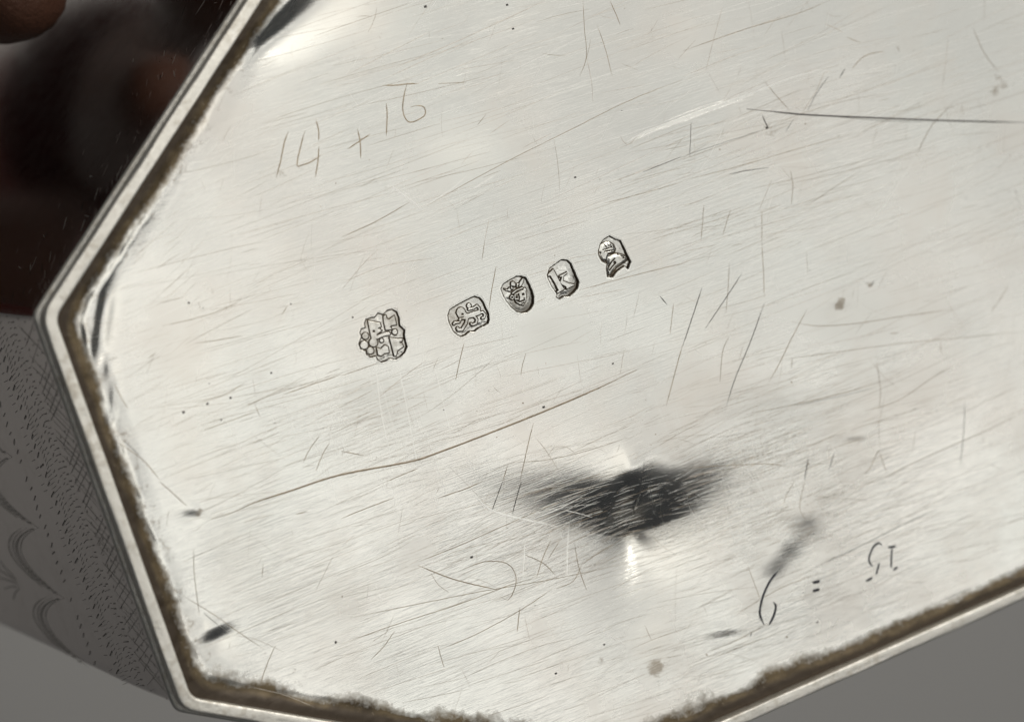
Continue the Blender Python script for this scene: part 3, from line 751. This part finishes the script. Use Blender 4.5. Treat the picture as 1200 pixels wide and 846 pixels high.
# pits
pv = Strokes()
for i in range(110):
    px, py = RS.uniform(130, 1200), RS.uniform(0, 830); r = .3 + RS.gamma(1.2, .22)
    a = RS.uniform(0, 3.14); x, y = P(np.array([px - r * math.cos(a), px, px + r * math.cos(a)]), np.array([py - r * math.sin(a), py, py + r * math.sin(a)]))
    if inside_d(x, y)[1].min() < 50: continue
    pv.add(np.stack([x, y], -1), r * .8, int(RS.choice([0, 2, 0, 1])), taper=False, burr=.1)
for (px, py, r) in [(637, 477, 1.5), (499, 8, 1.6), (602, 34, 1.2), (595, 6, 1.3), (899, 150, 1.6), (221, 355, 1.2), (318, 437, 1.1), (243, 473, 1.3), (215, 483, 1.5), (718, 426, 1.1), (652, 789, 1.3), (958, 729, 1.2), (554, 653, 1.5), (270, 466, 1.3), (711, 756, 1.2), (674, 208, 1.2)]:
    x, y = P(np.array([px - r, px, px + r]), np.array([py + .3 * r, py, py - .3 * r])); pv.add(np.stack([x, y], -1), r * .9, 2, taper=False, burr=.15)
pv.build('pits', MATS, plate, None, True)

# ------------------------------------------------------------------ engraving on the end wall
iA = int(np.argmin(np.linalg.norm(poly - A, axis=1))); iC = int(np.argmin(np.linalg.norm(poly - C_, axis=1)))
ie = iA if (iA + 1) % NV == iC else iC                    # the end side between A and C
A0 = poly[ie]; dE = edge_d[ie]; nE = edge_n[ie]; lE = edge_l[ie]
sgn = 1 if ie == iA else -1
def wall_pt(s, t):
    """s: distance from corner A along the end side, t: distance down the wall"""
    s = np.asarray(s, float); t = np.asarray(t, float)
    off = np.array([flare(float(v)) for v in np.atleast_1d(t)]).reshape(t.shape) - 3.5
    u = s if sgn == 1 else lE - s
    p = A0 + dE * u[:, None] + nE * (off + .25)[:, None]
    return np.column_stack([p, -t])
def wall_stroke(st, s, t, w_, mi, taper=True):
    w_ = w_ * .7; p = wall_pt(s, t); nn = np.tile(np.array([nE[0], nE[1], .07]), (len(p), 1))
    st.add(p, w_, mi, nrm=nn, taper=taper, burr=.3, burrmat=2 if mi == 0 else None)
W = Strokes(); WM = [M_eng, M_seam, M_burr]
lw = lE
for k in range(int(lw / 11)):                              # lattice band
    s0 = 6 + k * 11
    for sg in (1, -1):
        a = np.linspace(0, 1, 6); ss = s0 + sg * 34 * a + rnd.uniform(-2, 2); tt = 24 + (82 + rnd.uniform(-10, 6)) * a
        if ss.min() > 3 and ss.max() < lw - 4 and rnd.random() < .8: wall_stroke(W, ss, tt, rnd.uniform(.35, .8), 0)
def dash(s0, t0, ds, dt, w_): wall_stroke(W, np.array([s0 - ds, s0, s0 + ds]), np.array([t0 - dt, t0, t0 + dt]), w_, 0, False)
for row, (t0, st, w_, ds, dt) in enumerate([(40, 13, 1.0, 1.4, 1.6), (66, 13, 1.0, 1.4, 1.6), (92, 13, 1.0, 1.4, 1.6), (120, 8, 1.2, .5, 5), (134, 7, .8, .8, 4), (146, 9, .9, 2.2, 6), (170, 7, .7, 2.0, 6), (212, 12, 2.0, 3.2, 8), (240, 10, .8, 1.5, 7), (300, 12, 1.6, 3.0, 6)]):
    s0 = 5 + row % 2 * 5
    while s0 < lw - 5:
        if rnd.random() < .9: dash(s0 + rnd.uniform(-1, 1), t0 + rnd.uniform(-3, 3), ds * rnd.uniform(.7, 1.3), dt * rnd.uniform(.7, 1.2), w_ * rnd.uniform(.6, 1.1))
        s0 += st
for k in range(int(lw / 5)):                               # feathered shading cuts
    s0 = 3 + k * 5
    a = np.linspace(0, 1, 4); wall_stroke(W, s0 + 7 * a, 182 + 20 * a * (1 + .4 * math.sin(k * .5)), .45, 0)
NF = 5
for f in range(NF):                                        # festoons, deeper down the wall
    c0 = (f + .5) * lw / NF; wd = lw / NF / 2
    for j in range(4):
        a = np.linspace(-1, 1, 18); wall_stroke(W, c0 + wd * a * (1 - j * .05), 330 + j * 26 + (120 - 9 * j) * (1 - a * a), .8 + .5 * (j % 2), 0)
    for j in range(22):
        a = -1 + 2 * j / 21; dash(c0 + wd * a * .9, 350 + 120 * (1 - a * a) * .9 + 12, 1.0, 9, .9)
    for j in range(5):
        a = np.linspace(0, 1, 8); an = -1.0 + .5 * j
        wall_stroke(W, c0 - wd + (8 + 26 * a) * math.sin(an), 520 + 90 * a * math.cos(an) + 9 * np.sin(a * 3), 1.1, 0)
W.build('engraving', WM, body, 'dark cut lattice, dots and swags on the end wall', True)
# dirt along the seam and wear marks
Wd = Strokes()
a = np.linspace(4, lw - 4, 120)
wall_stroke(Wd, a, 13.0 + 1.5 * np.sin(a * .3), 1.6, 1); wall_stroke(Wd, a, 19 + 2.0 * np.sin(a * .11 + 2), .7, 1); wall_stroke(Wd, a, 9.5 + 0 * a, 1.2, 0)
Wd.build('seam_dirt', WM, body)
# fine nicks on the upper-left cut-corner wall
ie2 = (ie - 1) % NV if sgn == 1 else (ie + 1) % NV
A2 = poly[ie2]; d2 = edge_d[ie2]; n2 = edge_n[ie2]; l2 = edge_l[ie2]
nk = Strokes()
for i in range(190):
    s0 = rnd.uniform(10, l2 - 10); t0 = 24 + rnd.expovariate(1 / 90); ln = rnd.uniform(4, 26); an = rnd.gauss(.9, .35)
    if t0 > 400: continue
    q = np.linspace(-.5, .5, 4) * ln; ss = s0 + q * math.cos(an) * sgn * -1; tt = t0 + q * math.sin(an)
    off = np.array([flare(float(v)) for v in tt]) - 3.5
    p = A2 + d2 * ss[:, None] + n2 * (off + .2)[:, None]
    nk.add(np.column_stack([p, -tt]), rnd.uniform(.2, .55), rnd.choice([0, 0, 1, 2]), nrm=np.tile([n2[0], n2[1], .07], (4, 1)), burr=.15)
nk.build('nicks', [M_wall, M_seam, M_burr], body, None, True)

# ------------------------------------------------------------------ backdrop
k = NT('grey_paper'); c = k.n('ShaderNodeTexCoord').outputs['Object']
k.l(k.mix(k.noise(c, 900, 3, .6), (.62, .61, .605), (.64, .63, .625)), k.b.inputs['Base Color'])
k.b.inputs['Roughness'].default_value = .9
ys = [(-16000, -5200), (9000, -5200), (12000, -4700), (14000, -3200), (14800, 0), (15000, 9000)]
V = [(x, y, z) for y, z in ys for x in (-14000, 16000)]
Fb = [(2 * i, 2 * i + 1, 2 * i + 3, 2 * i + 2) for i in range(len(ys) - 1)]
bd = mesh_obj('backdrop', V, Fb, k.m); bd['kind'] = 'structure'

# ------------------------------------------------------------------ hand holding the caddy, just inside the upper left corner
def build_hand():
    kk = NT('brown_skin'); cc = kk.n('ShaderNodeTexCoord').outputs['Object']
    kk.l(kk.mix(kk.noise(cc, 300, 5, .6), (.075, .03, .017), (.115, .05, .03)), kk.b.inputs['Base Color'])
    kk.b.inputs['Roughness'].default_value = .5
    bp = kk.n('ShaderNodeBump'); bp.inputs['Distance'].default_value = 2e-4
    kk.l(kk.noise(cc, 1400, 4, .6), bp.inputs['Height']); kk.l(bp.outputs[0], kk.b.inputs['Normal'])
    # frame on the upper-left wall: s along it from corner A, t down, o outward
    def W3(s, t, o):
        q = max(t, 0); u = l2 - s if sgn == 1 else s
        p = A2 + d2 * u + n2 * (flare(q) - 3.5 + o)
        return (p[0], p[1], -t)
    verts = []; edges = []; rad = []
    def v(p, r, par=None):
        verts.append(p); rad.append(r)
        if par is not None: edges.append((par, len(verts) - 1))
        return len(verts) - 1
    wrist = v(W3(510, 1220, 500), 200)
    palm = v(W3(530, 1040, 420), 230, wrist)
    pal2 = v(W3(760, 1010, 380), 200, palm)
    arm = v(W3(440, 1560, 520), 215, wrist)
    fing = [(376, 400, 88, palm), (600, 450, 80, palm), (770, 460, 78, pal2), (935, 560, 68, pal2)]
    for i, (s0, t, r, base) in enumerate(fing):
        kn = v(W3(s0, 960 + i * 8, 260), r * 1.2, base)
        j2 = v(W3(s0, t + (300, 180, 180, 180)[i], (190, r * 1.35, r * 1.3, r * 1.3)[i]), r * 1.02, kn)
        v(W3(s0 + 5, t, (104, r * .98, r * .98, r * .98)[i]), r * .88, j2)
    th = v(W3(300, 1180, 360), 115, wrist); th1 = v(W3(150, 1290, 200), 92, th); v(W3(20, 1330, 60), 78, th1)
    me = bpy.data.meshes.new('hand'); me.from_pydata([tuple(c * U for c in p) for p in verts], edges, [])
    o = bpy.data.objects.new('hand', me); col.objects.link(o)
    sk = o.modifiers.new('skin', 'SKIN'); 
    if not me.skin_vertices: 
        bpy.context.view_layer.objects.active = o
    for i, r in enumerate(rad): me.skin_vertices[0].data[i].radius = (r * U, r * U)
    me.skin_vertices[0].data[0].use_root = True
    sb = o.modifiers.new('sub', 'SUBSURF'); sb.levels = 2; sb.render_levels = 2
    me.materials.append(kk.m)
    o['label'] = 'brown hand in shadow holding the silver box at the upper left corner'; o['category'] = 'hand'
    dg = bpy.context.evaluated_depsgraph_get()
    m2 = bpy.data.meshes.new_from_object(o.evaluated_get(dg)); o.modifiers.clear(); o.data = m2
    m2.polygons.foreach_set('use_smooth', [True] * len(m2.polygons))
    # unseen maroon sleeve, added to darken the reflection in the upper-left wall
    mk = simple('added_sleeve_cloth', (.18, .024, .012), .75, 0, .3, 700)
    c0 = np.array(W3(500, 1300, 500)); c1 = np.array(W3(-450, 4500, 900)); AL = np.linalg.norm(c1 - c0); ax = (c1 - c0) / np.linalg.norm(c1 - c0)
    ua = np.cross(ax, [0, 0, 1.0]); ua /= np.linalg.norm(ua); ub = np.cross(ax, ua); V = []; Fh = []; N = 40; K = 60
    for i in range(K):
        q = i / (K - 1); pr = 345 + 100 * q
        for j in range(N):
            an = 2 * math.pi * j / N; rad_ = pr + 16 * math.sin(q * 80 + 2.2 * math.sin(an)) + 10 * math.sin(3 * an + q * 9)
            V.append(c0 + ax * q * AL + ua * rad_ * math.cos(an) + ub * rad_ * math.sin(an))
    for i in range(K - 1):
        for j in range(N): Fh.append((i * N + j, i * N + (j + 1) % N, (i + 1) * N + (j + 1) % N, (i + 1) * N + j))
    mesh_obj('added_sleeve', np.array(V), np.array(Fh), mk, o)
    return o
hand = build_hand()
